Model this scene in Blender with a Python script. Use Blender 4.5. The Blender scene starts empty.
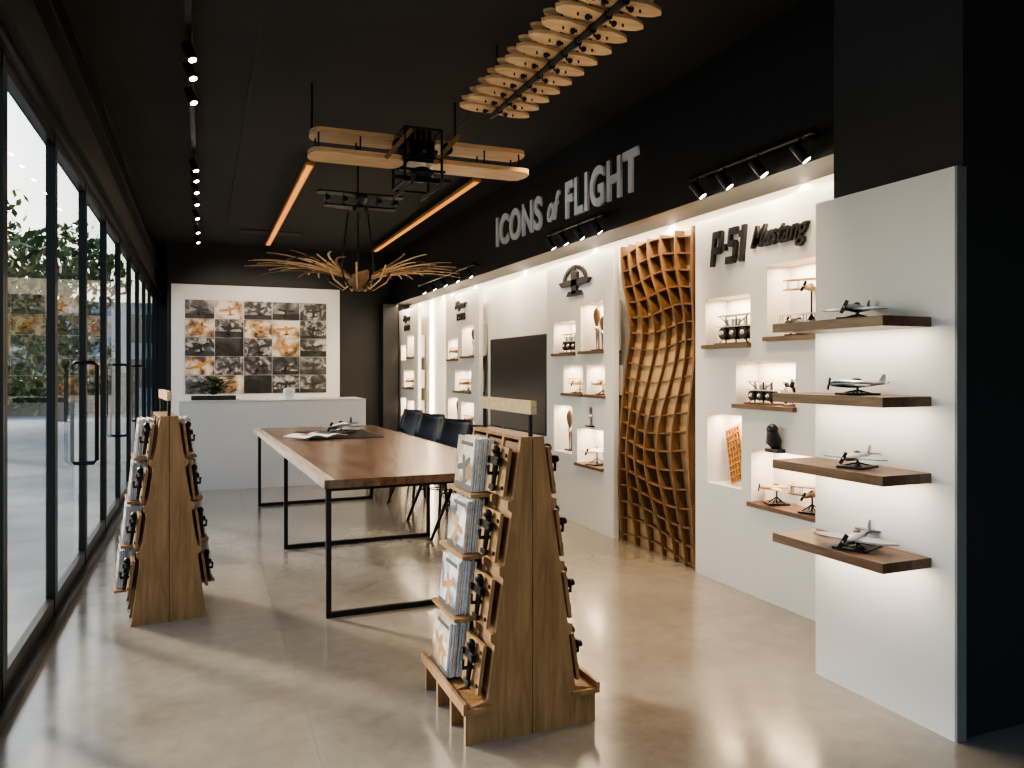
import bpy, math, random, bmesh
from mathutils import Matrix, Vector
random.seed(7)
D=bpy.data; SC=bpy.context.scene
pi=math.pi
# ------------------------------------------------------------------ materials
def newmat(name):
    m=D.materials.new(name); m.use_nodes=True
    return m,m.node_tree.nodes,m.node_tree.links,m.node_tree.nodes['Principled BSDF']
def plain(name,col,rough=.5,metal=0,noise=.06,scale=8,bump=0,coat=0):
    m,n,l,p=newmat(name)
    tc=n.new('ShaderNodeTexCoord'); nz=n.new('ShaderNodeTexNoise'); nz.inputs['Scale'].default_value=scale; nz.inputs['Detail'].default_value=4
    l.new(tc.outputs['Object'],nz.inputs['Vector'])
    r=n.new('ShaderNodeValToRGB'); a=1-noise; b=1+noise
    r.color_ramp.elements[0].color=(*[min(1,x*a) for x in col],1); r.color_ramp.elements[1].color=(*[min(1,x*b) for x in col],1)
    r.color_ramp.elements[0].position=.3; r.color_ramp.elements[1].position=.7
    l.new(nz.outputs['Fac'],r.inputs['Fac']); l.new(r.outputs['Color'],p.inputs['Base Color'])
    p.inputs['Roughness'].default_value=rough; p.inputs['Metallic'].default_value=metal
    if coat: p.inputs['Coat Weight'].default_value=coat
    if bump:
        b_=n.new('ShaderNodeBump'); b_.inputs['Strength'].default_value=bump; b_.inputs['Distance'].default_value=.01
        n2=n.new('ShaderNodeTexNoise'); n2.inputs['Scale'].default_value=scale*12; l.new(tc.outputs['Object'],n2.inputs['Vector'])
        l.new(n2.outputs['Fac'],b_.inputs['Height']); l.new(b_.outputs['Normal'],p.inputs['Normal'])
    return m
def wood(name,c1,c2,stretch=(1,1,12),scale=6,rough=.45,axis=None):
    m,n,l,p=newmat(name)
    tc=n.new('ShaderNodeTexCoord'); mp=n.new('ShaderNodeMapping'); mp.inputs['Scale'].default_value=stretch
    l.new(tc.outputs['Object'],mp.inputs['Vector'])
    nz=n.new('ShaderNodeTexNoise'); nz.inputs['Scale'].default_value=scale; nz.inputs['Detail'].default_value=8; nz.inputs['Roughness'].default_value=.65; nz.inputs['Distortion'].default_value=.6
    l.new(mp.outputs['Vector'],nz.inputs['Vector'])
    r=n.new('ShaderNodeValToRGB'); r.color_ramp.elements[0].position=.33; r.color_ramp.elements[1].position=.68
    r.color_ramp.elements[0].color=(*c1,1); r.color_ramp.elements[1].color=(*c2,1)
    l.new(nz.outputs['Fac'],r.inputs['Fac']); l.new(r.outputs['Color'],p.inputs['Base Color'])
    p.inputs['Roughness'].default_value=rough
    b_=n.new('ShaderNodeBump'); b_.inputs['Strength'].default_value=.15; b_.inputs['Distance'].default_value=.005
    l.new(nz.outputs['Fac'],b_.inputs['Height']); l.new(b_.outputs['Normal'],p.inputs['Normal'])
    return m
def emis(name,col,st):
    m,n,l,p=newmat(name); p.inputs['Base Color'].default_value=(*col,1)
    p.inputs['Emission Color'].default_value=(*col,1); p.inputs['Emission Strength'].default_value=st
    return m
def picture(name,cols,scale=5,seed=0,rough=.4):
    m,n,l,p=newmat(name)
    tc=n.new('ShaderNodeTexCoord'); mp=n.new('ShaderNodeMapping'); mp.inputs['Location'].default_value=(seed*3.1,seed*1.7,seed)
    l.new(tc.outputs['Object'],mp.inputs['Vector'])
    nz=n.new('ShaderNodeTexNoise'); nz.inputs['Scale'].default_value=scale; nz.inputs['Detail'].default_value=6; nz.inputs['Distortion'].default_value=.8
    l.new(mp.outputs['Vector'],nz.inputs['Vector'])
    r=n.new('ShaderNodeValToRGB'); e=r.color_ramp.elements
    e[0].position=.38; e[0].color=(*cols[0],1); e[1].position=.62; e[1].color=(*cols[-1],1)
    for i,cc in enumerate(cols[1:-1]):
        x=e.new(.38+.24*(i+1)/(len(cols)-1)); x.color=(*cc,1)
    l.new(nz.outputs['Fac'],r.inputs['Fac']); l.new(r.outputs['Color'],p.inputs['Base Color'])
    p.inputs['Roughness'].default_value=rough
    return m

WHITE=plain('white_plaster',(.74,.73,.71),.6,0,.02,3,.05)
WHITE2=plain('white_counter',(.66,.66,.67),.45,0,.02,2)
EDGEG=plain('grey_board_edge',(.2,.2,.2),.6)
BLACK=plain('black_paint',(.010,.010,.011),.6,0,.15,2)
COLM=plain('charcoal_column_paint',(.024,.025,.027),.8,0,.15,2)
CEIL=plain('charcoal_ceiling',(.019,.0185,.018),.8,0,.2,1.5)
FRAME=plain('black_aluminium',(.012,.013,.014),.35,.4,.1,6)
METAL=plain('black_steel',(.012,.012,.013),.35,.6,.1,10)
PLAST=plain('black_plastic',(.012,.012,.013),.32,0,.1,10)
SILVER=plain('polished_silver',(.75,.75,.76),.25,1,.05,20)
GREYM=plain('grey_model_metal',(.42,.42,.43),.28,1,.2,30)
CREAMM=plain('cream_model_paint',(.7,.62,.5),.4,0,.08,30)
WALNUT=wood('walnut_table_top',(.075,.042,.027),(.21,.125,.078),(9,.8,4),2.2,.24)
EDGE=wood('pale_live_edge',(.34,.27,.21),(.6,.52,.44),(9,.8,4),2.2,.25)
WALSH=wood('walnut_shelf',(.08,.04,.02),(.17,.09,.047),(8,1,8),4,.4)
PLY=wood('stained_plywood',(.20,.105,.042),(.38,.215,.095),(10,10,1),3,.42)
PLYD=wood('plywood_edge',(.14,.072,.03),(.26,.145,.065),(3,3,30),4,.6)
LATT=wood('lattice_oak',(.12,.06,.026),(.24,.13,.058),(6,6,1),5,.5)
LATB=wood('lattice_back_veneer',(.44,.26,.12),(.62,.4,.2),(6,6,1),4,.5)
BIRCH=wood('birch_wing',(.42,.27,.135),(.66,.47,.27),(1,8,8),4,.45)
RAILW=wood('amber_rail_wood',(.45,.2,.05),(.6,.3,.08),(6,1,6),4,.4)
LED=emis('warm_led',(1,.8,.55),10)
SPOTE=emis('spot_lens',(1,.9,.75),30)
AMBER=emis('amber_light',(1,.36,.07),.8)
SCREEN=plain('dark_screen',(.012,.012,.013),.25,0,.1,3)
PAPER=plain('paper_edges',(.7,.68,.65),.7,0,.2,60)
def concrete():
    m,n,l,p=newmat('polished_concrete')
    tc=n.new('ShaderNodeTexCoord')
    a=n.new('ShaderNodeTexNoise'); a.inputs['Scale'].default_value=.7; a.inputs['Detail'].default_value=7; a.inputs['Roughness'].default_value=.55; a.inputs['Distortion'].default_value=.4
    b=n.new('ShaderNodeTexNoise'); b.inputs['Scale'].default_value=9; b.inputs['Detail'].default_value=9; b.inputs['Roughness'].default_value=.7
    for x in(a,b): l.new(tc.outputs['Object'],x.inputs['Vector'])
    mx=n.new('ShaderNodeMix'); mx.inputs[0].default_value=.3
    l.new(a.outputs['Fac'],mx.inputs[2]); l.new(b.outputs['Fac'],mx.inputs[3])
    r=n.new('ShaderNodeValToRGB'); e=r.color_ramp.elements
    e[0].position=.36; e[0].color=(.185,.163,.135,1); e[1].position=.66; e[1].color=(.345,.305,.255,1)
    l.new(mx.outputs[0],r.inputs['Fac']); l.new(r.outputs['Color'],p.inputs['Base Color'])
    rr=n.new('ShaderNodeMapRange'); rr.inputs[1].default_value=.35; rr.inputs[2].default_value=.65; rr.inputs[3].default_value=.13; rr.inputs[4].default_value=.27
    l.new(mx.outputs[0],rr.inputs[0]); l.new(rr.outputs[0],p.inputs['Roughness'])
    p.inputs['Coat Weight'].default_value=.6; p.inputs['Coat Roughness'].default_value=.14
    bp=n.new('ShaderNodeBump'); bp.inputs['Strength'].default_value=.05; bp.inputs['Distance'].default_value=.02
    l.new(b.outputs['Fac'],bp.inputs['Height']); l.new(bp.outputs['Normal'],p.inputs['Normal'])
    return m
CONC=concrete()
def glassm():
    m,n,l,p=newmat('tinted_glass'); n.remove(p); o=n['Material Output']
    t=n.new('ShaderNodeBsdfTransparent'); t.inputs[0].default_value=(.82,.90,.93,1)
    g=n.new('ShaderNodeBsdfGlossy'); g.inputs['Roughness'].default_value=.01
    fr=n.new('ShaderNodeFresnel'); fr.inputs[0].default_value=1.36
    mx=n.new('ShaderNodeMixShader'); l.new(fr.outputs[0],mx.inputs[0]); l.new(t.outputs[0],mx.inputs[1]); l.new(g.outputs[0],mx.inputs[2]); l.new(mx.outputs[0],o.inputs[0])
    return m
GLASS=glassm()

# ------------------------------------------------------------------ mesh builder
class B:
    def __init__(s): s.v=[];s.f=[];s.mi=[];s.sm=[];s.mats=[];s.M=Matrix()
    def mid(s,m):
        if m not in s.mats: s.mats.append(m)
        return s.mats.index(m)
    def add(s,vs,fs,m,smooth=False):
        o=len(s.v); s.v+=[tuple(s.M@Vector(x)) for x in vs]
        k=s.mid(m)
        for f in fs: s.f.append([o+i for i in f]); s.mi.append(k); s.sm.append(smooth)
    def box(s,c,d,m,R=None):
        vs=[]
        for i in(-1,1):
            for j in(-1,1):
                for k in(-1,1):
                    p=Vector((i*d[0]/2,j*d[1]/2,k*d[2]/2))
                    if R: p=R@p
                    vs.append(p+Vector(c))
        s.add(vs,[(0,1,3,2),(4,6,7,5),(0,4,5,1),(2,3,7,6),(0,2,6,4),(1,5,7,3)],m)
    def bb(s,x0,x1,y0,y1,z0,z1,m): s.box(((x0+x1)/2,(y0+y1)/2,(z0+z1)/2),(abs(x1-x0),abs(y1-y0),abs(z1-z0)),m)
    def loft(s,rings,m,smooth=True,cap=True,closed=True):
        n=len(rings[0]); vs=[p for r in rings for p in r]; fs=[]
        for i in range(len(rings)-1):
            for j in range(n if closed else n-1):
                a=i*n+j; b=i*n+(j+1)%n
                fs.append((a,b,b+n,a+n))
        s.add(vs,fs,m,smooth)
        if cap and closed:
            s.add(rings[0],[tuple(range(n))],m); s.add(rings[-1],[tuple(range(n))],m)
    def tube(s,pts,r,m,n=8,flat=None):
        pts=[Vector(p) for p in pts]; rings=[]
        up=Vector((0,0,1))
        for i,p in enumerate(pts):
            t=(pts[min(i+1,len(pts)-1)]-pts[max(i-1,0)]).normalized()
            u=up if abs(t.dot(up))<.95 else Vector((0,1,0))
            a=t.cross(u).normalized(); b=a.cross(t).normalized()
            rr=r[i] if isinstance(r,(list,tuple)) else r
            ra,rb=(rr,rr) if flat is None else (rr,rr*flat)
            rings.append([p+a*math.cos(2*pi*k/n)*ra+b*math.sin(2*pi*k/n)*rb for k in range(n)])
        s.loft(rings,m)
    def prism(s,poly,ax,a,b,m,smooth=False):
        def P(q,t): return {'x':(t,q[0],q[1]),'y':(q[0],t,q[1]),'z':(q[0],q[1],t)}[ax]
        n=len(poly); vs=[P(q,a) for q in poly]+[P(q,b) for q in poly]
        s.add(vs,[tuple(range(n)),tuple(range(2*n-1,n-1,-1))]+[(i,(i+1)%n,n+(i+1)%n,n+i) for i in range(n)],m,smooth)
    def sph(s,c,r,m,seg=12,rng=8):
        rings=[]
        if not isinstance(r,(tuple,list)): r=(r,r,r)
        for i in range(rng+1):
            a=-pi/2+pi*i/rng; a=max(min(a,pi/2-.02),-pi/2+.02)
            rings.append([(c[0]+r[0]*math.cos(a)*math.cos(2*pi*k/seg),c[1]+r[1]*math.cos(a)*math.sin(2*pi*k/seg),c[2]+r[2]*math.sin(a)) for k in range(seg)])
        s.loft(rings,m)
    def done(s,name,loc=(0,0,0),rot=0,bevel=0,parent=None,recalc=True):
        me=D.meshes.new(name); me.from_pydata(s.v,[],s.f)
        for m in s.mats: me.materials.append(m)
        for i,p in enumerate(me.polygons): p.material_index=s.mi[i]; p.use_smooth=s.sm[i]
        if recalc:
            bm=bmesh.new(); bm.from_mesh(me); bmesh.ops.recalc_face_normals(bm,faces=bm.faces); bm.to_mesh(me); bm.free()
        me.update()
        o=D.objects.new(name,me); SC.collection.objects.link(o); o.location=loc; o.rotation_euler=(0,0,rot)
        if bevel:
            md=o.modifiers.new('bevel','BEVEL'); md.width=bevel; md.segments=2; md.limit_method='ANGLE'
        if parent: o.parent=parent
        return o
def area(name,loc,size,power,col=(1,.82,.6),direction=(0,0,-1),sy=None,parent=None):
    l=D.lights.new(name,'AREA'); l.energy=power; l.color=col; l.size=size
    if sy: l.shape='RECTANGLE'; l.size_y=sy
    o=D.objects.new(name,l); SC.collection.objects.link(o); o.location=loc
    o.rotation_euler=Vector(direction).to_track_quat('-Z','Y').to_euler()
    if parent: o.parent=parent
    return o
def spot(name,loc,tgt,power,ang=50,col=(1,.84,.66),rad=.03):
    l=D.lights.new(name,'SPOT'); l.energy=power; l.color=col; l.spot_size=math.radians(ang); l.spot_blend=.6; l.shadow_soft_size=rad
    o=D.objects.new(name,l); SC.collection.objects.link(o); o.location=loc
    o.rotation_euler=(Vector(tgt)-Vector(loc)).to_track_quat('-Z','Y').to_euler()
    return o

# ------------------------------------------------------------------ room shell
XL=-.73; XR=3.25; YB=12.7; CH=3.3
b=B(); b.bb(-.85,5.2,-2.2,16.2,-.1,0,CONC)
b.done('floor')
b=B(); b.bb(.3765,.3795,-2,9.1,.0002,.0005,plain('joint_filler',(.17,.15,.125),.35)); b.done('floor_joint_line')
b=B(); b.bb(-.85,5.2,-2.2,16.2,CH,CH+.1,CEIL); b.bb(1.9,1.91,0,12,CH-.006,CH,BLACK); b.bb(.3,.31,0,12,CH-.006,CH,BLACK)
b.bb(.5,1.3,11.2,11.5,CH-.012,CH,BLACK)
b.done('ceiling')
b=B(); b.bb(XR,XR+.1,2.6,YB,0,2.44,WHITE); b.bb(2.95,XR+.1,2.6,YB+.2,2.44,CH,BLACK); b.done('wall_right')
b=B(); b.bb(2.58,5.2,1.98,2.6,0,CH,COLM); b.done('wall_right_column')
b=B(); b.bb(5.1,5.2,-2.2,1.98,0,CH,COLM); b.done('wall_right_front')
b=B(); b.bb(-.85,5.2,-2.2,-2.1,2.66,CH,COLM); b.bb(2.6,5.2,-2.2,-2.1,0,2.66,COLM); b.done('wall_behind')
for i,(a,c) in enumerate(((-.8,.6),(.6,2.6))):  # unseen panes behind the camera, added to let in fill light
    b=B()
    b.bb(a,a+.05,-2.18,-2.13,0,2.66,FRAME); b.bb(c-.05,c,-2.18,-2.13,0,2.66,FRAME); b.bb(a+.05,c-.05,-2.18,-2.13,0,.08,FRAME); b.bb(a+.05,c-.05,-2.18,-2.13,2.58,2.66,FRAME)
    b.add([(a+.05,-2.15,.08),(c-.05,-2.15,.08),(c-.05,-2.15,2.58),(a+.05,-2.15,2.58)],[(0,1,2,3)],GLASS); b.done('added_fill_window_%d'%(i+1),recalc=False)
b=B(); b.bb(.0-.5,XR+.1,YB+.05,YB+.2,0,CH,BLACK); b.bb(-.85,-.4,16,16.1,0,CH,BLACK); b.bb(-.5,-.4,YB+.2,16,0,CH,BLACK)
b.done('wall_back')
b=B(); b.bb(-.44,2.08,YB-.02,YB+.05,.0,2.66,WHITE); b.done('wall_back_white_panel')
b=B(); b.bb(2.75,3.0,YB-.25,YB+.05,0,2.44,BLACK); b.done('wall_back_pier')
b=B(); b.bb(-.85,-.66,-2.2,16.1,2.66,CH,BLACK)
b.bb(-.66,-.60,-2.2,16,2.9,2.93,FRAME); b.bb(-.66,-.62,-2.2,16,3.1,3.12,FRAME)
b.done('wall_left')
b=B(); b.bb(-.8,-.7,-2.2,16.1,2.6,2.66,FRAME); b.done('trim_1')
b=B(); b.bb(-.80,-.69,-2.2,16.1,0,.05,FRAME); b.done('trim_2')
ys=[3.57+1.15*k for k in range(-4,11)]
for i in range(len(ys)-1):
    b=B(); y0,y1=ys[i],ys[i+1]
    for yy in (y0+.02,y1-.02): b.bb(-.77,-.725,yy-.018,yy+.018,.05,2.6,FRAME)
    b.bb(-.765,-.73,y0+.038,y1-.038,.05,.14,FRAME); b.bb(-.765,-.73,y0+.038,y1-.038,2.55,2.6,FRAME)
    b.add([(-.745,y0+.038,.14),(-.745,y1-.038,.14),(-.745,y1-.038,2.55),(-.745,y0+.038,2.55)],[(0,1,2,3)],GLASS)
    if i in (5,7,9):
        y=y1-.08
        for sx,x in((1,-.655),(-1,-.80)):
            b.tube([(-.745,y,.73),(x-sx*.02,y,.73),(x,y,.75),(x,y,1.38),(x-sx*.02,y,1.40),(-.745,y,1.40)],.013,METAL,10)
    b.done('door_%d'%(i+1),recalc=False)

# ------------------------------------------------------------------ display panels
NW=(1,.74,.47)
def panel(name,x,y0,y1,z0,z1,niches,depth=.17,thick=.05):
    b=B(); Y=sorted(set([y0,y1]+[q for n in niches for q in n[:2]])); Zs=sorted(set([z0,z1]+[q for n in niches for q in n[2:4]]))
    for i in range(len(Y)-1):
        for j in range(len(Zs)-1):
            cy=(Y[i]+Y[i+1])/2; cz=(Zs[j]+Zs[j+1])/2
            if any(n[0]<cy<n[1] and n[2]<cz<n[3] for n in niches): continue
            b.add([(x,Y[i],Zs[j]),(x,Y[i+1],Zs[j]),(x,Y[i+1],Zs[j+1]),(x,Y[i],Zs[j+1])],[(0,1,2,3)],WHITE)
    for (a,c,d,e) in [n[:4] for n in niches]:
        X=x+depth
        for q in ([(x,a,d),(X,a,d),(X,a,e),(x,a,e)],[(x,c,d),(X,c,d),(X,c,e),(x,c,e)],[(x,a,d),(x,c,d),(X,c,d),(X,a,d)],[(x,a,e),(x,c,e),(X,c,e),(X,a,e)],[(X,a,d),(X,c,d),(X,c,e),(X,a,e)]):
            b.add(q,[(0,1,2,3)],WHITE)
    T=x+thick
    for q in ([(x,y0,z0),(T,y0,z0),(T,y0,z1),(x,y0,z1)],[(x,y1,z0),(T,y1,z0),(T,y1,z1),(x,y1,z1)],[(x,y0,z1),(x,y1,z1),(T,y1,z1),(T,y0,z1)]):
        b.add(q,[(0,1,2,3)],WHITE)
    o=b.done(name)
    for k,n in enumerate(niches):
        a,c,d,e=n[:4]; w=c-a
        area('niche_downlight',(x+.09,(a+c)/2,e-.012),w*.8,2.8*w/.4,NW,(.1,0,-1),sy=.04)
    return o
NA=[(3.73,4.17,1.50,1.81),(3.12,3.58,1.53,1.96),(3.35,3.86,1.13,1.40),(3.81,4.15,.62,1.07),(3.16,3.72,.55,.88)]
NB=[(6.06,6.50,1.49,1.79),(5.55,5.95,1.50,1.93),(5.92,6.29,1.13,1.39),(5.52,5.84,1.13,1.39),(6.12,6.50,.60,1.03),(5.55,6.02,.53,.85)]
NC=[(9.41,9.84,1.48,1.77),(8.78,9.24,1.51,1.91),(8.89,9.53,1.07,1.35),(9.41,9.84,.60,.99),(8.78,9.28,.62,.95)]
ND=[(12.12,12.45,1.51,1.76),(11.62,12.02,1.54,1.9),(11.62,12.26,1.06,1.35),(12.12,12.45,.6,.9),(11.62,12.02,.56,.87)]
panel('display_wall_panel',3.05,2.62,4.28,.0,2.33,NA)
panel('display_wall_panel',3.05,5.38,6.66,.0,2.33,NB)
panel('display_wall_panel',3.05,8.60,9.93,.0,2.33,NC)
panel('display_wall_panel',3.05,11.38,12.6,.0,2.33,ND)
b=B(); b.bb(3.13,3.2,6.74,8.5,0,2.33,WHITE); b.done('wall_right_media_panel')
def nshelf(n,over=.03,t=.025):
    b=B(); b.bb(3.05-.03,3.05+.165,n[0]-over*.3,n[1]+over*.3,n[2]-t+.012,n[2]+.012,WALSH); b.done('niche_shelf')
for n in (NA[0],NA[1],NA[2],NA[4],NB[0],NB[1],NB[2],NB[3],NB[5],NC[0],NC[1],NC[2],NC[4],ND[1],ND[2]): nshelf(n)
b=B(); b.bb(3.075,3.13,6.72,8.28,.71,1.70,FRAME); b.bb(3.072,3.075,6.74,8.26,.73,1.68,SCREEN); b.done('wall_screen',bevel=.004)
for (a,c) in ((2.7,4.3),(4.3,5.4),(5.4,6.7),(6.7,8.6),(8.6,10),(10,11.4),(11.4,12.6)):
    area('cove_light',(3.0,(a+c)/2,2.432),c-a,8.5*(c-a),(1,.79,.54),(.35,0,-1),sy=.04)
    area('cove_light',(3.19,(a+c)/2,2.43),c-a,10*(c-a),(1,.79,.54),(0,0,-1),sy=.05)
b=B(); b.bb(3.20,3.23,10.15,10.2,.0,2.4,LED); b.bb(3.20,3.23,11.2,11.25,0,2.4,LED); b.done('vertical_led_strip')
area('gap_light',(3.12,9.97,1.2),2.2,18,(1,.79,.54),(.6,1,0),sy=.05)

# ------------------------------------------------------------------ text signs
def text(body,yl,yr,z0,z1,x,mat,parent,shear=0,off=.0,ext=.01,name='letters',sp=None):
    cu=D.curves.new(name,'FONT'); cu.body=body; cu.shear=shear; cu.offset=off; cu.extrude=ext; cu.size=1; cu.space_character=sp or 1.0+off*2.2; cu.materials.append(mat)
    o=D.objects.new(name,cu); SC.collection.objects.link(o)
    bpy.context.view_layer.update()
    me=D.meshes.new_from_object(o.evaluated_get(bpy.context.evaluated_depsgraph_get()))
    D.objects.remove(o)
    xs=[v.co.x for v in me.vertices]; yy=[v.co.y for v in me.vertices]; x0,x1,y0,y1=min(xs),max(xs),min(yy),max(yy)
    for v in me.vertices:
        a=(v.co.x-x0)/(x1-x0); c=(v.co.y-y0)/(y1-y0)
        v.co=Vector((x-v.co.z,yl+(yr-yl)*a,z0+(z1-z0)*c))
    me.materials.clear(); me.materials.append(mat)
    o=D.objects.new(name,me); SC.collection.objects.link(o); o.parent=parent
    return o
def empty(name,loc=(0,0,0)):
    e=D.objects.new(name,None); SC.collection.objects.link(e); e.location=loc; e.empty_display_size=.1; return e
SIGNW=plain('grey_letter_paint',(.72,.72,.71),.5,0,.05,8)
e=empty('wall_title_sign')
text('ICONS',7.72,6.53,2.67,2.99,2.94,SIGNW,e,off=.03,sp=1.12)
text('of',6.40,6.14,2.70,2.95,2.94,SIGNW,e,shear=.35,off=.006)
text('FLIGHT',6.02,4.82,2.66,2.985,2.94,SIGNW,e,off=.03,sp=1.12)
e=empty('fighter_name_sign')
def block(yl,yr,z0,z1,x):
    b=B()
    S=[(0,0,.30,1),(.3,.80,.9,1),(.3,.34,.9,.54),(.74,.38,1.02,.96),
       (1.2,.40,1.5,.58),
       (1.68,.80,2.55,1),(1.68,.48,1.95,.8),(1.95,.46,2.45,.64),(2.3,.08,2.6,.58),(1.6,0,2.5,.2),
       (3.0,0,3.34,1),(2.8,.68,3.0,.86)]
    def q(u,v): return (yl+(yr-yl)*((u+v*.3)/3.7),z0+(z1-z0)*v)
    for (u0,v0,u1,v1) in S: b.prism([q(u0,v0),q(u1,v0),q(u1,v1),q(u0,v1)],'x',x-.012,x+.012,PLAST)
    return b.done('block_letters',parent=e)
block(4.09,3.74,2.01,2.23,3.035)
text('Mustang',3.70,3.23,2.03,2.20,3.035,PLAST,e,shear=.5,off=.012,ext=.012,sp=1.0)
def logo(y,z,w,h):
    b=B(); b.M=Matrix.Translation((3.035,y,z))
    pr=lambda P:b.prism([(p[0]*w,p[1]*h) for p in P],'x',-.012,.012,PLAST)
    pr([(-.62,.02),(-.5,-.14),(-.1,-.16),(.1,-.16),(.5,-.14),(.62,.02),(.3,.1),(.12,.06),(-.12,.06),(-.3,.1)])
    pr([(-.09,-.45),(.09,-.45),(.12,.3),(0,.42),(-.12,.3)])
    pr([(-.3,-.5),(.3,-.5),(.22,-.34),(-.22,-.34)])
    for k in range(11):
        a=pi*(.06+.88*k/10)
        b.box((0,math.cos(a)*.42*w,math.sin(a)*.5*h+.0),(.02,w*.085,h*.14),PLAST,Matrix.Rotation(a-pi/2,3,'X'))
    b.done('aircraft_emblem_sign')
logo(6.04,2.13,.5,.25)
for y0 in (9.24,12.0):
    e=empty('aircraft_name_sign'); yl=y0+.24
    text('Flyer',yl,yl-.46,2.10,2.23,3.035,PLAST,e,shear=.3,off=.02); text('1903',yl-.08,yl-.4,1.98,2.07,3.035,PLAST,e,off=.01)

# ------------------------------------------------------------------ wave lattice
def lattice():
    b=B(); N=48; z0,z1=.0,2.32; NV=7
    def yl(z,t):
        g=math.exp(-((z-1.72)/.33)**2); g2=math.exp(-((z-1.0)/.4)**2)
        L=5.30-.03*z/2.3-.13*g; Rr=4.32+.0*z+.07*g2
        return L+(Rr-L)*t+.075*math.sin(2*pi*(z-.45)/1.55)*math.sin(pi*t)
    def xf(z,t): return 3.06-.04*math.sin(2*pi*(z-.2)/1.5)*math.sin(pi*(.15+.7*t))
    for i in range(NV):
        t=i/(NV-1); rings=[]; ed=i in(0,NV-1)
        for k in range(N+1):
            z=z0+(z1-z0)*k/N; y=yl(z,t); x=xf(z,t); w=.010 if ed else .006
            rings.append([(x,y-w,z),(x,y+w,z),(3.13,y+w,z),(3.13,y-w,z)])
        b.loft(rings,LATT,False)
    for k in range(19):
        z=.05+2.22*k/18; rings=[]
        for i in range(31):
            t=i/30; dz=.03*math.sin(pi*1.6*t+z*2.2); y=yl(z+dz,t); x=xf(z+dz,t)+.012
            rings.append([(x,y,z-.005+dz),(x,y,z+.005+dz),(3.12,y,z+.005+dz),(3.12,y,z-.005+dz)])
        b.loft(rings,LATT,False)
    rings=[]
    for k in range(N+1):
        z=z0+(z1-z0)*k/N; a,c=yl(z,0)+.012,yl(z,1)-.012
        rings.append([(3.12,a,z),(3.12,c,z),(3.16,c,z),(3.16,a,z)])
    b.loft(rings,LATB,False)
    b.done('wave_lattice_wall_feature')
lattice()

# ------------------------------------------------------------------ near slab with shelves
b=B(); b.bb(2.53,2.575,1.975,2.655,0,2.09,WHITE2); b.bb(2.5302,2.578,1.965,1.975,0,2.09,EDGEG); b.done('shelf_display_board')
for z in (1.53,1.232,.945,.628):
    b=B(); t=.038
    b.bb(2.285,2.53,2.07,2.65,z-t/2,z+t/2,WALSH); b.done('floating_shelf',bevel=.002)
    area('shelf_led_light',(2.45,2.36,z-t/2-.006),.56,2.0,(1,.82,.6),(.2,0,-1),sy=.03)

# ------------------------------------------------------------------ aircraft models
def airplane(name,loc,span=.24,rot=0,m=SILVER,biplane=False,stand=.05,pitch=0,ch=.22):
    b=B(); b.M=Matrix.Translation((0,0,stand))@Matrix.Rotation(pitch,4,'Y')
    L=span*.85; rad=span*.055
    prof=[(-.5,.12),(-.47,.6),(-.4,.85),(-.25,1),(-.05,1.1),(.05,1.05),(.25,.7),(.45,.3),(.5,.12)]
    b.loft([[(x*L,math.cos(2*pi*k/12)*rad*r,math.sin(2*pi*k/12)*rad*r*1.1) for k in range(12)] for x,r in prof],m)
    def wing(z,sp,ch,x0,th=.022):
        P=[]; n=8
        for i in range(n+1):
            t=i/n; P.append((x0-ch*.5*math.sqrt(max(0,1-(2*t-1)**4)),sp*(t-.5)))
        for i in range(n,-1,-1):
            t=i/n; P.append((x0+ch*.5*math.sqrt(max(0,1-(2*t-1)**4)),sp*(t-.5)))
        b.prism(P,'z',z,z+span*th,m)
    wing(-rad*.5,span,span*ch,-.1*L)
    if biplane:
        wing(rad*2.6,span,span*ch,-.12*L)
        for y in(-.4,-.2,.2,.4):
            for dx in(-.05,.05): b.tube([(-.1*L+dx*span,y*span,-rad*.4),(-.1*L+dx*span,y*span,rad*2.7)],span*.008,METAL,5)
    wing(rad*.2,span*.36,span*.1,.44*L)
    b.prism([(.36*L,0),(.5*L,0),(.5*L,rad*2.6),(.44*L,rad*2.6)],'y',-span*.008,span*.008,m)
    b.sph((-.02*L,0,rad*1.05),(rad*1.6,rad*.7,rad*.6),PLAST,8,6)
    b.box((-.51*L,0,0),(.004,.012*span/.24,span*.2),METAL,Matrix.Rotation(.5,3,'X'))
    b.sph((-.51*L,0,0),rad*.35,m,8,6)
    b.M=Matrix()
    if stand>.02:
        b.tube([(0,0,.006),(0,0,stand-rad*.6)],.005,METAL,6)
        for sx in(-1,1):
            for sy in(-1,1): b.tube([(0,0,stand*.45),(sx*span*.16,sy*span*.16,.006)],.0035,METAL,5)
        b.bb(-span*.26,span*.26,-span*.2,span*.2,0,.009,METAL)
    return b.done(name,loc,rot)
for z,rt,sp in ((1.549,.35,.27),(1.251,-.4,.26),(.964,.3,.26),(.647,.4,.33)):
    airplane('model_airplane',(2.405,2.30,z),sp,rt,GREYM,stand=.045,ch=.27)
def engine(name,loc,s=.1):
    b=B()
    for k in range(7):
        a=2*pi*k/7; b.tube([(0,0,s),(0,math.cos(a)*s*.85,s+math.sin(a)*s*.85)],[s*.2,s*.16],METAL,8)
        b.sph((0,math.cos(a)*s*.85,s+math.sin(a)*s*.85),s*.2,SILVER,8,6)
    b.tube([(-s*.5,0,s),(s*.35,0,s)],s*.35,CREAMM,12)
    b.bb(-s*.4,s*.4,-s*.6,s*.6,0,s*.1,WALSH); b.tube([(0,0,0),(0,0,s)],s*.1,METAL,6)
    b.done(name,loc)
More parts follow.
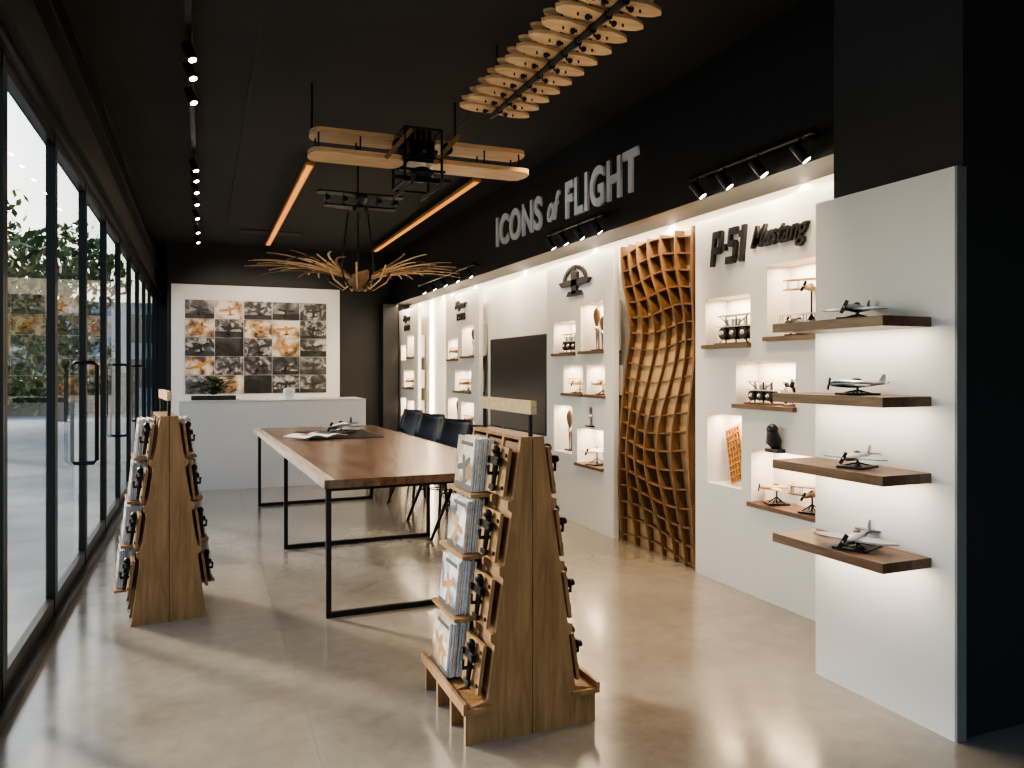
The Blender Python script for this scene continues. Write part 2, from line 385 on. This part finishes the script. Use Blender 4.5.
def prop(name,loc,h=.3):
    b=B(); R=[]
    for i in range(13):
        t=-1+i/6; w=.035*h/.3*(abs(math.sin(pi*abs(t)*.8+.25)))*(1 if abs(t)<.99 else .3); tw=t*.6
        R.append([(math.cos(a)*.006*math.cos(tw)-math.sin(a)*w*math.sin(tw),math.sin(a)*w*math.cos(tw),h*.5+.01+t*h*.5) for a in [2*pi*k/8 for k in range(8)]])
    b.loft(R,LATT); b.sph((0,0,h*.5+.01),.022,SILVER,10,6); b.bb(-.03,.03,-.05,.05,0,.012,METAL)
    b.tube([(.02,0,.01),(.02,0,h*.5)],.006,METAL,6)
    b.done(name,loc)
X0=3.12
def N(n,f=.5): return (X0,n[0]+(n[1]-n[0])*f,n[2]+.013)
def vintage(name,loc,s=.2):
    b=B(); b.bb(-.05,.05,-s*.8,s*.8,0,.01,WALSH)
    for y in(-s*.5,0,s*.5):
        b.tube([(0,y,.01),(0,y,s*.9)],.005,METAL,6)
        b.tube([(-.03,y,s*.35),(.03,y,s*.35)],s*.2,METAL,12)
        b.sph((-.03,y,s*.35),s*.1,SILVER,8,6)
    for z in(s*.55,s*.9): b.bb(-.03,.03,-s*.75,s*.75,z,z+.006,CREAMM)
    for k in range(4): b.tube([(0,-s*.45+s*.3*k,s*.55),(0,-s*.45+s*.3*k,s*.8)],s*.07,GREYM,8)
    b.tube([(-.02,-s*.7,.01),(-.02,s*.7,s*.9)],.003,METAL,5); b.tube([(-.02,s*.7,.01),(-.02,-s*.7,s*.9)],.003,METAL,5)
    b.done(name,loc)
vintage('vintage_engine_model',N(NA[0],.5),.20)
airplane('model_biplane',N(NA[1],.4),.30,.5,BIRCH,True,.26); airplane('model_biplane',N(NA[1],.6),.26,.2,GREYM,True,.08)
vintage('vintage_engine_model',N(NA[2],.68),.15); engine('radial_engine_model',N(NA[2],.22),.08)
airplane('wooden_model_airplane',N(NA[4],.25),.26,.4,LATT,True,.1); airplane('wooden_model_airplane',N(NA[4],.75),.24,-.4,BIRCH,False,.1)
b=B(); b.M=Matrix.Rotation(-.38,4,'X')@Matrix.Rotation(.15,4,'Y')
for k in range(6): b.bb(-.006,.006,-.07+.028*k-.003,-.07+.028*k+.003,0,.36,RAILW)
for k in range(10): b.bb(-.006,.006,-.073,.073,.038*k,.038*k+.008,RAILW)
b.bb(.006,.009,-.07,.07,0,.36,LATB)
b.done('wing_frame_model',(3.11,3.91,.655))
b=B(); b.tube([(0,0,0),(-.02,0,.05),(-.03,0,.11)],[.03,.045,.03],PLAST,10); b.bb(-.04,.03,-.05,.05,-.01,.01,PLAST); b.sph((-.03,0,.12),.033,PLAST)
b.done('pilot_bust',(3.03,3.48,.892))
vintage('vintage_engine_model',N(NB[0]),.19)
prop('propeller_model',N(NB[1],.6),.36); prop('propeller_model',N(NB[1],.35),.28)
airplane('model_biplane',N(NB[2]),.25,.4,BIRCH,True,.09); airplane('model_biplane',N(NB[3]),.22,-.4,BIRCH,True,.09)
prop('propeller_model',N(NB[4],.5),.36); airplane('model_airplane',N(NB[5],.5),.32,.4,CREAMM,False,.12); prop('propeller_model',(3.04,5.75,.87),.16)
for n in (NC[0],NC[2],NC[4],ND[2],ND[4]): airplane('wooden_model_airplane',N(n),.3,.3,LATT,True,.1)
prop('propeller_model',N(NC[1]),.33); prop('propeller_model',N(NC[3]),.33); prop('propeller_model',N(ND[1]),.3)

# ------------------------------------------------------------------ counter, plant, collage
b=B(); b.bb(-.24,1.82,9.2,9.9,0,1.0,WHITE2); b.bb(-.245,1.825,9.19,9.91,1.0,1.004,WHITE2); b.done('reception_counter',bevel=.004)
LEAF=plain('plant_leaf',(.035,.08,.025),.5,0,.4,20)
b=B()
for k in range(220):
    a=random.uniform(0,2*pi); r=random.uniform(.02,.2); h=random.uniform(.03,.24)*(1-.4*r/.2); ww=.022
    p=Vector((math.cos(a)*r*1.5,math.sin(a)*r*.6,h+.06)); d=Vector((math.cos(a),math.sin(a)*.6,random.uniform(-.3,.6))).normalized()*.06; s_=Vector((-d.y,d.x,0)).normalized()*ww
    b.add([p-d,p+s_,p+d,p-s_],[(0,1,2,3)],LEAF)
    if k%5==0: b.tube([(0,0,.06),p],.002,LEAF,4)
b.bb(-.24,.24,-.08,.08,0,.05,PLAST); b.done('potted_plant',(.12,9.5,1.004),recalc=False)
b=B(); b.tube([(0,0,.0),(0,0,.1)],[.05,.07],WHITE2,16); b.sph((0,0,.1),(.07,.07,.04),WHITE2); b.done('white_ceramic_bowl',(.95,9.4,1.004))
G=[picture('grey_photo_%d'%i,[(.02,.02,.022),(.10,.097,.094),(.42,.41,.40)],4+i*3,i) for i in range(4)]
O=[picture('sepia_photo_%d'%i,[(.72,.66,.58),(.58,.46,.34),(.32,.20,.11),(.08,.05,.03)],4+i*2,i+5) for i in range(3)]
DK=[picture('dark_photo_%d'%i,[(.006,.006,.007),(.016,.015,.015),(.06,.055,.05)],3,i+9) for i in range(2)]
b=B(); rows=['GOGGG','OGOOG','GDGWG','OGGGG','GODGG']
mp={'G':G,'O':O,'D':DK,'W':[O[0]]}
cx0,cx1,cz0,cz1=-.25,1.87,.98,2.43; nw,nh=5,5
for j in range(nh):
    for i in range(nw):
        w=(cx1-cx0)/nw; h=(cz1-cz0)/nh; x=cx0+i*w; z=cz1-(j+1)*h; ch=rows[j][i]
        b.bb(x+.005,x+w-.005,YB-.035,YB-.02,z+.005,z+h-.005,random.choice(mp[ch]))
        if ch!='D':
            mm=DK[0] if ch=='G' else RAILW; b.M=Matrix.Translation((x+w*.5,YB-.0365,z+h*.5))@Matrix.Rotation(random.uniform(-.4,.4),4,'Y')
            sc=random.uniform(.75,1.1)
            b.prism([(p[0]*sc,p[1]*sc) for p in [(-.16,.0),(-.13,.03),(0,.02),(.13,.035),(.16,.01),(.03,-.02),(-.03,-.02)]],'y',-.0005,.0005,mm); b.prism([(-.018,-.09),(.018,-.09),(.025,.05),(-.02,.05)],'y',-.001,0,mm)
            b.prism([(-.06,-.09),(.06,-.09),(.05,-.07),(-.05,-.07)],'y',-.001,0,mm); b.M=Matrix()
            if ch=='G' and random.random()<.6: b.bb(x+.006,x+w-.006,YB-.036,YB-.035,z+.006,z+h*random.uniform(.15,.35),DK[1])
b.done('photo_collage_mural')

# ------------------------------------------------------------------ table
def table():
    b=B()
    b.M=Matrix.Translation((1.14,6.12,0))@Matrix.Rotation(.03,4,'Z')
    L=3.95; W=1.2; zt=.765
    b.bb(-W/2,W/2,-L/2,L/2,zt-.045,zt,WALNUT)
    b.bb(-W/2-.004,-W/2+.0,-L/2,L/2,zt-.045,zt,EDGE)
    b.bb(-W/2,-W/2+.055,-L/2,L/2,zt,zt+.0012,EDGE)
    b.bb(-.3,.34,.45,1.35,zt,zt+.006,METAL)
    for y in(-1.86,-.1,1.88):
        r=.014; x0,x1=-.56,.56; z0,z1=.016,.715
        for q in ((x0-r,x0+r,z0,z1),(x1-r,x1+r,z0,z1)): b.bb(q[0],q[1],y-r,y+r,q[2],q[3],METAL)
        b.bb(x0-r,x1+r,y-r,y+r,0,.028,METAL); b.bb(x0-r,x1+r,y-r,y+r,.69,.722,METAL)
    b.M=Matrix()
    b.done('conference_table',bevel=.003)
table()
BRN=plain('cover_print_brown',(.42,.21,.08),.5,0,.3,30)
NVY=plain('cover_print_dark',(.05,.05,.06),.5,0,.3,30)
b=B()
for s in(-1,1):
    n=8; P=[(s*.22*i/n,.012+.022*math.sin(pi*min(1,i/n*1.1)*.9)) for i in range(n+1)]
    b.loft([[(x,-.15,z),(x,.15,z),(x,.15,z-.006),(x,-.15,z-.006)] for x,z in P],PAPER,False)
    b.loft([[(x,-.10,z+.001),(x,.02 if s<0 else .11,z+.001),(x,.02 if s<0 else .11,z),(x,-.10,z)] for x,z in P[2:7]],BRN if s<0 else NVY,False)
b.done('open_magazine',(.90,6.7,.774),.5)
airplane('model_airplane',(1.18,7.1,.773),.46,.9,GREYM,False,.07,ch=.28)
b=B()
for k in range(3): b.box((0,0,.004+.006*k),(.21,.3,.005),PAPER,Matrix.Rotation(.2*k,3,'Z'))
b.done('loose_papers',(1.3,7.55,.773))

# ------------------------------------------------------------------ chairs
def chair(loc,rot,S=1.06):
    b=B(); NU,NV=16,18; P=[]; b.M=Matrix.Scale(S,4)
    for i in range(NV+1):
        t=i/NV; row=[]
        if t<.5:
            s=t/.5; y=.23-.40*s; z=.445-.025*math.sin(pi*s*.9)+.0; w=.22+.02*s
        else:
            s=(t-.5)/.5; y=-.17-.09*math.sin(s*pi/2)*1.0; z=.425+.42*s**1.15; w=.25-.06*s**2
        for j in range(NU+1):
            u=-1+2*j/NU
            lift=(abs(u)**2.6)*(.17 if .3<t<.8 else .17*max(0,1-min(abs(t-.3),abs(t-.8))/.3))*(1 if t<.62 else .5)
            fwd=(u*u)*(.11 if t>.5 else 0)*min(1,(t-.5)/.15 if t>.5 else 0)
            row.append((u*w*(1+.1*(lift/.17)),y+fwd,z+lift+( -.02*u*u if t>.95 else 0)))
        P.append(row)
    b.loft(P,PLAST,True,False,False)
    for sx in(-1,1):
        for sy in(-1,1):
            b.tube([(sx*.10,sy*.09,.43),(sx*.22,sy*.21+.0,0)],[.015,.012],METAL,8)
        b.tube([(sx*.145,.135,.26),(sx*.145,-.135,.26)],.006,METAL,6)
        b.tube([(sx*.11,.1,.4),(sx*.18,-.17,.13)],.004,METAL,6)
    b.tube([(-.145,.135,.26),(.145,-.135,.26)],.005,METAL,6); b.tube([(.145,.135,.26),(-.145,-.135,.26)],.005,METAL,6)
    b.bb(-.12,.12,-.11,.11,.405,.42,METAL)
    o=b.done('shell_armchair',loc,rot)
    m=o.modifiers.new('sol','SOLIDIFY'); m.thickness=.006
for x,y,r in ((1.98,5.75,.45),(2.0,6.6,.35),(2.02,7.5,.3),(2.04,8.4,.2)): chair((x,y,0),pi/2+r)

# ------------------------------------------------------------------ magazine display stands
BK=[picture('magazine_cover_%d'%i,c,9,i) for i,c in enumerate([[(.68,.69,.71),(.42,.46,.53),(.12,.14,.18)],[(.66,.6,.52),(.5,.42,.34),(.2,.13,.08)],[(.7,.7,.7),(.36,.37,.39),(.06,.06,.07)]])]
def stand(name,loc,sx=1.0,foot=True,rot=0):
    b=B(); H=1.09; Dp=.54
    def hw(z): return (.047+(.178-.047)*(H-z)/(H-.15))*sx
    def half(s):
        P=[(.0015*s,0.0),(.0015*s,H)]
        P+=[(hw(H)*s,H)]
        for zk in (.86,.62,.38):
            P+=[(hw(zk)*s,zk+.012),(s*(hw(zk)+.02),zk+.006),(s*(hw(zk)+.02),zk-.02),(s*(hw(zk-.03)),zk-.035)]
        if foot: P+=[(hw(.16)*s,.15),(.262*s,.13),(.262*s,0)]
        else: P+=[(hw(.05)*s,.02),(hw(0)*s,0)]
        return P
    for y in (0,.17,.35,.52):
        for s in(-1,1): b.prism(half(s),'y',y,y+.02,PLY)
    b.box((0,.27,.52),(.02,.52,.9),PLYD)
    ang=math.atan((.178-.047)*sx/(H-.15))
    for s in(-1,1):
        zc=.62; b.box((s*(hw(zc)-.012),.27,zc),(.01,.50,.92),PLYD,Matrix.Rotation(-s*ang,3,'Y'))
        levels=[.86,.62,.38,.14]
        for li,zk in enumerate(levels):
            x0=hw(zk)
            if li==3 and foot: b.bb(s*x0*.9,s*.275,-.015,.555,.115,.133,PLY); b.bb(s*.262,s*.275,-.015,.555,.133,.155,PLY)
            else: b.bb(s*(x0-.01),s*(x0+.088),.22,.535,zk-.01,zk+.004,PLY)
            nb=8; R=Matrix.Rotation(-s*(ang-.04),4,'Y')
            for q in range(nb):
                dx=.004+.0098*q
                jy=random.uniform(-.008,.008); hh=.212-random.uniform(0,.008)
                b.M=Matrix.Translation((s*(hw(zk)+dx),.365+jy,zk+.006))@R
                b.bb(-.0032,.0032,-.104,.102,0,hh,PAPER)
                b.bb(-.0042,-.0032,-.105,.105,0,hh+.001,BK[(q+li)%3]); b.bb(.0032,.0042,-.105,.105,0,hh+.001,BK[(q+li)%3]); b.bb(-.0042,.0042,.102,.105,0,hh,BK[(q+li)%3])
                if q==nb-1:
                    xx=s*.0046; A=.25 if li%2 else -.35; cm=BRN if li!=0 else NVY
                    def pp(pts,mm=cm,w=.0004):
                        ca,sa=math.cos(A),math.sin(A); b.prism([(p[0]*ca-p[1]*sa,p[0]*sa+p[1]*ca+.09) for p in pts],'x',xx-w,xx+w,mm)
                    pp([(-.085,.01),(-.07,.024),(0,.018),(.07,.03),(.085,.02),(.07,.005),(0,-.01),(-.07,-.004)])
                    pp([(-.012,-.07),(.012,-.07),(.016,.04),(0,.055),(-.016,.04)],cm,.0006); pp([(-.035,-.07),(.035,-.07),(.03,-.055),(-.03,-.055)],cm,.0005)
                    b.bb(xx-.0004,xx+.0004,-.09,.06,.178,.194,NVY); b.bb(xx-.0004,xx+.0004,-.105,.105,.0,.025,NVY)
            b.M=Matrix()
            b.M=Matrix.Translation((s*(hw(zk)+.012),.125,zk+.10))@Matrix.Rotation(-s*ang,4,'Y')
            b.bb(-.007,.007,-.10,.09,-.08,.10,PLY)
            for hz in(-.05,.07): b.tube([(-.012,-.085,hz),(.012,-.085,hz)],.008,METAL,8)
            xx=s*.022; yc=-.025
            b.tube([(xx,yc,-.07),(xx,yc,.08)],[.009,.014],METAL,8); b.box((xx+s*.004,yc,.045),(.016,.10,.03),METAL); b.box((xx+s*.002,yc,-.055),(.014,.05,.02),METAL)
            b.sph((xx+s*.006,yc,.085),.018,METAL,8,6); b.tube([(0,yc,.0),(xx+s*.025,yc,-.005),(xx+s*.03,yc,.025)],.008,METAL,6)
            b.tube([(xx+s*.005,yc-.05,.045),(xx+s*.02,yc-.05,.045)],.013,METAL,8); b.tube([(xx+s*.005,yc+.05,.045),(xx+s*.02,yc+.05,.045)],.013,METAL,8)
            b.M=Matrix()
    for y in(.02,.52): b.tube([(0,y,.9),(0,y,1.235)],.009,METAL,8)
    b.bb(-.012,.012,-.01,.55,1.185,1.235,BIRCH)
    b.bb(-hw(H),hw(H),-.0,.54,H,H+.012,PLY)
    b.done(name,loc,rot,bevel=.0012)
stand('magazine_display_stand',(1.137,2.61,0))
stand('magazine_display_stand',(-.165,4.5,0),.95,False,.12)

# ------------------------------------------------------------------ hanging biplane
def rplate(b,x0,x1,yc,ch,z,t,m):
    P=[]; n=6; r=ch*.5
    for i in range(n+1): a=pi/2+pi*i/n; P.append((x0+r*.5+math.cos(a)*r*.5,yc+math.sin(a)*r))
    for i in range(n+1): a=-pi/2+pi*i/n; P.append((x1-r*.5+math.cos(a)*r*.5,yc+math.sin(a)*r))
    b.prism(P,'z',z,z+t,m)
b=B(); cx=1.40
for (a,c) in((.67,cx-.1),(cx+.1,2.24)):
    rplate(b,a,c,5.34,.26,2.945,.03,BIRCH); rplate(b,a-.02,c,5.26,.27,2.785,.032,BIRCH)
for x in(.72,1.0,1.9,2.17):
    for y in(5.24,5.4): b.tube([(x,y,2.80),(x,y,2.95)],.006,METAL,6)
for x in(.66+.0,1.68): b.tube([(x+.03,5.34,2.95),(x+.03,5.34,3.3)],.008,METAL,8)
for dx in(-.13,.13):
    for dy in(-.22,.12):
        b.tube([(cx+dx,5.3+dy,2.64),(cx+dx,5.3+dy,3.0)],.009,METAL,6)
for z in(2.64,2.80,3.0):
    for dx in(-.13,.13): b.tube([(cx+dx,5.08,z),(cx+dx,5.42,z)],.009,METAL,6)
    for dy in(-.22,.12): b.tube([(cx-.13,5.3+dy,z),(cx+.13,5.3+dy,z)],.009,METAL,6)
b.bb(cx-.09,cx+.09,5.12,5.4,2.78,2.93,METAL)
for k in range(5): b.tube([(cx-.08+.04*k,5.22,2.93),(cx-.08+.04*k,5.22,3.03)],.017,METAL,8)
for k in range(5): b.tube([(cx-.08+.04*k,5.12,2.84),(cx-.08+.04*k,5.05,2.84)],.015,SILVER if k==2 else METAL,8)
for x in(cx-.17,cx+.17):
    b.tube([(x,5.08,2.88),(x,5.12,2.88)],.04,METAL,12); b.box((x,5.08,2.88),(.03,.012,.28),PLYD,Matrix.Rotation(.7,3,'Y'))
b.tube([(cx-.2,5.1,2.66),(cx+.2,5.1,2.66)],.014,METAL,8); b.tube([(cx-.16,5.1,2.72),(cx+.16,5.1,2.72)],.01,METAL,8)
b.sph((cx,5.15,2.70),(.09,.12,.05),METAL)
for dx in(-.1,.1): b.tube([(cx+dx,4.95,2.66),(cx+dx,5.0,2.61),(cx+dx,5.5,2.61)],.011,METAL,8)
b.done('hanging_model_biplane')
for x in(.9,2.5):
    b=B(); b.bb(x-.04,x+.04,7.1,11.9,3.2,3.23,RAILW); b.bb(x-.025,x+.025,7.12,11.88,3.196,3.2,AMBER)
    for y in(7.4,9.5,11.6): b.tube([(x,y,3.22),(x,y,3.3)],.008,METAL,6)
    b.done('linear_pendant_light')
# ------------------------------------------------------------------ hanging sequence of wooden planes
b=B()
for k in range(11):
    y=2.86+.147*k; x=1.64; z=2.92
    b.M=Matrix.Translation((x,y,z))@Matrix.Rotation(.1,4,'Z')@Matrix.Rotation(-.05,4,'X')
    n=24; L=.235; top=[];bot=[]
    for i in range(n+1):
        t=-1+2*i/n; w=.056*math.sqrt(max(0,1-abs(t)**3))*(1-.35*math.cos(t*pi) if abs(t)<.5 else 1)
        top.append((t*L,w)); bot.append((t*L,-w))
    b.prism(top+bot[::-1][1:-1],'z',-.008,.008,BIRCH)
    b.prism([(p[0]*.9,p[1]*.8+.02) for p in top]+[(p[0]*.9,p[1]*.8+.02) for p in bot[::-1][1:-1]],'z',.05,.062,BIRCH)
    for dx in(-.12,-.05,.05,.12): b.tube([(dx,0,-.02),(dx,0.01,.055)],.005,METAL,6)
    b.tube([(0,-.06,-.02),(0,.07,-.02)],[.022,.012],METAL,8); b.sph((.07,.0,-.018),.014,METAL,8,6); b.sph((-.07,.0,-.018),.014,METAL,8,6)
b.M=Matrix()
for x in(1.56,1.72): b.tube([(x,2.8,2.99),(x,4.4,2.99)],.007,METAL,6)
for y in(2.9,4.3): b.tube([(1.64,y,2.99),(1.64,y,3.3)],.006,METAL,6); b.tube([(1.56,y,2.99),(1.72,y,2.99)],.006,METAL,6)
b.done('hanging_wooden_plane_sequence')
# ------------------------------------------------------------------ winged sculpture
b=B(); C=Vector((1.22,6.5,2.18))
for s in(-1,1):
    for k in range(19):
        a=math.radians(-72+144*k/18); R=.86*(1-.22*abs(math.sin(a)))
        pts=[]; vz=random.uniform(-.07,.04)
        for i in range(10):
            t=i/9; r=.05+R*t
            bend=a*(.5+.5*t)
            pts.append(C+Vector((s*r*math.cos(bend),r*math.sin(bend)*1.0,-.06+.12*math.sin(pi*t*.62)+vz*t)))
        b.tube(pts,[.015-.009*i/9 for i in range(10)],BIRCH if k%4 else LATT,6,.5)
    for rr in(.22,.42,.6):
        b.tube([C+Vector((s*rr*math.cos(a),rr*math.sin(a),-.06+.12*math.sin(pi*rr/.88*.62))) for a in [math.radians(-50+100*i/10) for i in range(11)]],.006,METAL,5)
b.tube([C+Vector((0,-.4,-.04)),C+Vector((0,-.1,-.08)),C+Vector((0,.3,-.06)),C+Vector((0,.6,.0))],[.012,.07,.06,.012],LATT,10)
for k in range(14):
    a=2*pi*k/14; b.tube([C+Vector((0,0,-.06)),C+Vector((math.cos(a)*.13,math.sin(a)*.13,-.15)),C+Vector((math.cos(a)*.24,math.sin(a)*.24,-.08)),C+Vector((math.cos(a)*.3,math.sin(a)*.3,.04))],.008,METAL if k%2 else BIRCH,5)
b.sph(C+Vector((0,-.05,-.12)),(.08,.08,.05),LATT)
for x in(-.14,.14): b.tube([C+Vector((x,0,.02)),C+Vector((x*.6,0,.50))],.007,METAL,6)
b.tube([C+Vector((0,0,-.05)),C+Vector((0,0,.5))],.007,METAL,6)
b.done('hanging_wing_sculpture')
b=B(); b.M=Matrix.Translation((1.22,6.5,2.76))
b.tube([(0,-.3,0),(0,-.2,0),(0,.1,.0),(0,.35,.02)],[.02,.045,.04,.012],METAL,10)
rplate(b,-.36,.36,-.12,.12,.04,.012,METAL); rplate(b,-.3,.3,-.1,.1,-.06,.012,METAL); rplate(b,-.13,.13,.33,.08,.02,.01,METAL)
for x in(-.28,-.14,.14,.28):
    b.tube([(x,-.12,-.05),(x,-.12,.05)],.006,METAL,5); b.tube([(x,-.2,-.01),(x,-.1,-.01)],.022,METAL,8)
for x in(-.1,.1): b.tube([(0,-.1,-.0),(x*.4,-.1,-.07)],.006,METAL,5); b.tube([(x*.5-.01,-.1,-.07),(x*.5+.01,-.1,-.07)],.02,METAL,10)
b.tube([(0,0,0),(0,0,.54)],.007,METAL,6)
b.done('hanging_black_model_aircraft')

# ------------------------------------------------------------------ track lights
def track(name,x,y0,y1,z,heads,bracket=None,aim=(0,0,-1)):
    b=B(); b.bb(x-.017,x+.017,y0,y1,z,z+.03,METAL)
    if bracket is not None:
        for y in(y0+.1,y1-.1): b.bb(min(x,bracket),max(x,bracket),y-.01,y+.01,z+.005,z+.025,METAL)
    a=Vector(aim).normalized()
    for y in heads:
        b.tube([(x,y,z),(x,y,z-.05)],.008,METAL,6)
        p=Vector((x,y,z-.07)); b.tube([p-a*.05,p+a*.055],.028,METAL,12); b.tube([p+a*.0555,p+a*.057],.022,SPOTE,12)
    b.done(name)
track('ceiling_track_light',-.07,3.2,12,3.22,[4.7,5.0,5.45,7.3,7.7,8.2,8.8,9.6,10.6,11.4],aim=(.35,-.3,-1))
track('wall_track_light',2.85,3.0,4.05,2.54,[3.1,3.42,3.72,3.98],bracket=2.95,aim=(.5,-.45,-.9))
track('wall_track_light',2.85,5.2,6.2,2.54,[5.3,5.6,5.9,6.15],bracket=2.95,aim=(.6,-.2,-.9))
track('wall_track_light',2.85,8.2,10.6,2.54,[8.4,8.9,9.4,9.9,10.4],bracket=2.95,aim=(.6,-.2,-.9))
for y in (3.1,3.72,5.3,5.9,8.6,10.0): spot('wall_spot',(2.8,y,2.42),(3.15,y-.1,1.2),5,60,(1,.8,.55))
spot('lattice_spot',(2.3,4.2,2.9),(3.1,4.8,1.2),90,50,(1,.73,.42))
spot('table_spot',(1.2,5.9,3.15),(1.1,6.1,0),60,70)
spot('stand_spot',(.5,1.3,3.2),(1.1,2.7,.5),50,50)
spot('aisle_spot',(2.2,2.9,3.2),(2.3,3.6,0),95,70,(1,.72,.45))
spot('aisle_spot',(2.3,5.0,3.2),(2.4,5.0,0),85,75,(1,.72,.45))
spot('mural_spot',(.3,10.6,3.2),(.5,12.7,1.6),90,70); spot('mural_spot',(1.4,10.6,3.2),(1.3,12.7,1.6),90,70)
spot('counter_spot',(.6,8.0,3.2),(.7,9.3,.4),50,70)
spot('left_stand_spot',(-.05,3.6,3.2),(-.16,4.6,.5),50,50)
spot('hanging_spot',(.9,3.6,2.1),(1.4,5.3,2.9),14,60,(1,.78,.5)); spot('hanging_spot',(1.2,2.4,2.0),(1.65,3.6,2.9),12,60,(1,.78,.5)); spot('hanging_spot',(1.2,5.3,1.6),(1.2,6.5,2.2),14,80,(1,.78,.5))
spot('sign_fill_spot',(1.9,5.6,2.3),(2.95,6.3,2.85),8,100,(1,.95,.9))  # extra lamp with no fixture, added to brighten the title letters

# ------------------------------------------------------------------ exterior
PAVE=plain('exterior_paving',(.24,.26,.285),.7,0,.25,2,.2)
b=B(); b.bb(-40,-.86,-40,60,-.15,-.05,PAVE); b.bb(-.86,30,-40,-2.25,-.15,-.05,PAVE); b.done('exterior_ground')
b=B(); b.bb(-1.2,-.86,-2.2,18,3.3,3.45,BLACK); b.done('added_shade_canopy')  # added overhang that blocks sky light and darkens the outside
FOL=[plain('foliage_%d'%i,c,.6,0,.5,6) for i,c in enumerate([(.05,.10,.03),(.12,.17,.06),(.32,.29,.12)])]
BARK=plain('tree_bark',(.12,.08,.05),.8,0,.3,10,.3)
def tree(x,y,h,r,n=2200):
    b=B(); b.tube([(0,0,-.05),(.1,0,h*.3),(0,.1,h*.6),(.1,0,h*.85)],[.16,.12,.08,.03],BARK,8)
    for k in range(7):
        a=k*.9; b.tube([(0,0,h*.45+.1*k),(math.cos(a)*r*.6,math.sin(a)*r*.6,h*.6+.2*k)],[.05,.015],BARK,6)
    bl=[(random.uniform(-.6,.6)*r,random.uniform(-.6,.6)*r,h*random.uniform(.3,.95),r*random.uniform(.35,.55)) for _ in range(12)]
    for k in range(n):
        q=random.choice(bl); d=Vector((random.gauss(0,1),random.gauss(0,1),random.gauss(0,1))).normalized()*q[3]*random.uniform(.6,1.05)
        p=Vector(q[:3])+d; s_=random.uniform(.08,.16); u=Vector((random.gauss(0,1),random.gauss(0,1),random.gauss(0,1))).normalized(); w=u.cross(Vector((random.random(),random.random(),random.random()+.1))).normalized()
        b.add([p-u*s_,p+w*s_*.5,p+u*s_,p-w*s_*.5],[(0,1,2,3)],random.choice(FOL))
    b.done('garden_tree',(x,y,0),recalc=False)
tree(-3.7,15,5,1.7); tree(-5.5,20,5.5,2.4); tree(-3.6,24,5,1.8); tree(-6,13,4.5,2.0); tree(-9,26,7,3.2)
b=B()
for k in range(3500):
    p=Vector((-5+random.uniform(-3,3),27.5+random.uniform(-.5,.5),random.uniform(0,1.3))); s_=.13; u=Vector((random.gauss(0,1),random.gauss(0,1),random.gauss(0,1))).normalized(); w=u.cross(Vector((.3,.5,.8))).normalized()
    b.add([p-u*s_,p+w*s_*.5,p+u*s_,p-w*s_*.5],[(0,1,2,3)],random.choice(FOL))
b.bb(-8,-2,27.2,27.8,-.05,1.2,FOL[0]); b.done('garden_hedge',recalc=False)
FAC=plain('pale_facade',(.5,.55,.6),.7,0,.05,1); WIN=plain('facade_window',(.08,.1,.13),.15,0,.1,1)
b=B(); b.bb(-16,-1,36,44,-.05,4.2,FAC)
for i in range(7):
    for z in(.6,2.5): b.bb(-15.5+2.1*i,-14.3+2.1*i,35.94,36,z,z+1.2,WIN)
b.done('neighbouring_building')
w=D.worlds.new('sky'); SC.world=w; w.use_nodes=True; n=w.node_tree.nodes; l=w.node_tree.links
sk=n.new('ShaderNodeTexSky'); sk.sky_type='NISHITA'; sk.sun_disc=False; sk.sun_elevation=math.radians(28); sk.sun_rotation=math.radians(-40); sk.air_density=1.2; sk.dust_density=3
l.new(sk.outputs[0],n['Background'].inputs[0]); n['Background'].inputs[1].default_value=.41
sl=D.lights.new('sun','SUN'); sl.energy=6; sl.color=(1,.85,.66); sl.angle=math.radians(6); so=D.objects.new('sun',sl); SC.collection.objects.link(so)
so.rotation_euler=Vector((.75,-1,-.62)).to_track_quat('-Z','Y').to_euler()

# ------------------------------------------------------------------ camera
cd=D.cameras.new('camera'); cam=D.objects.new('camera',cd); SC.collection.objects.link(cam); SC.camera=cam
cam.location=(0,0,1.35); cam.rotation_euler=(pi/2,0,-math.radians(22)); cd.sensor_width=36; cd.lens=766/1024*36; cd.shift_y=-14/1024; cd.clip_start=.05
SC.view_settings.view_transform='AgX'
try: SC.view_settings.look='AgX - Medium High Contrast'
except: pass
SC.view_settings.exposure=.2
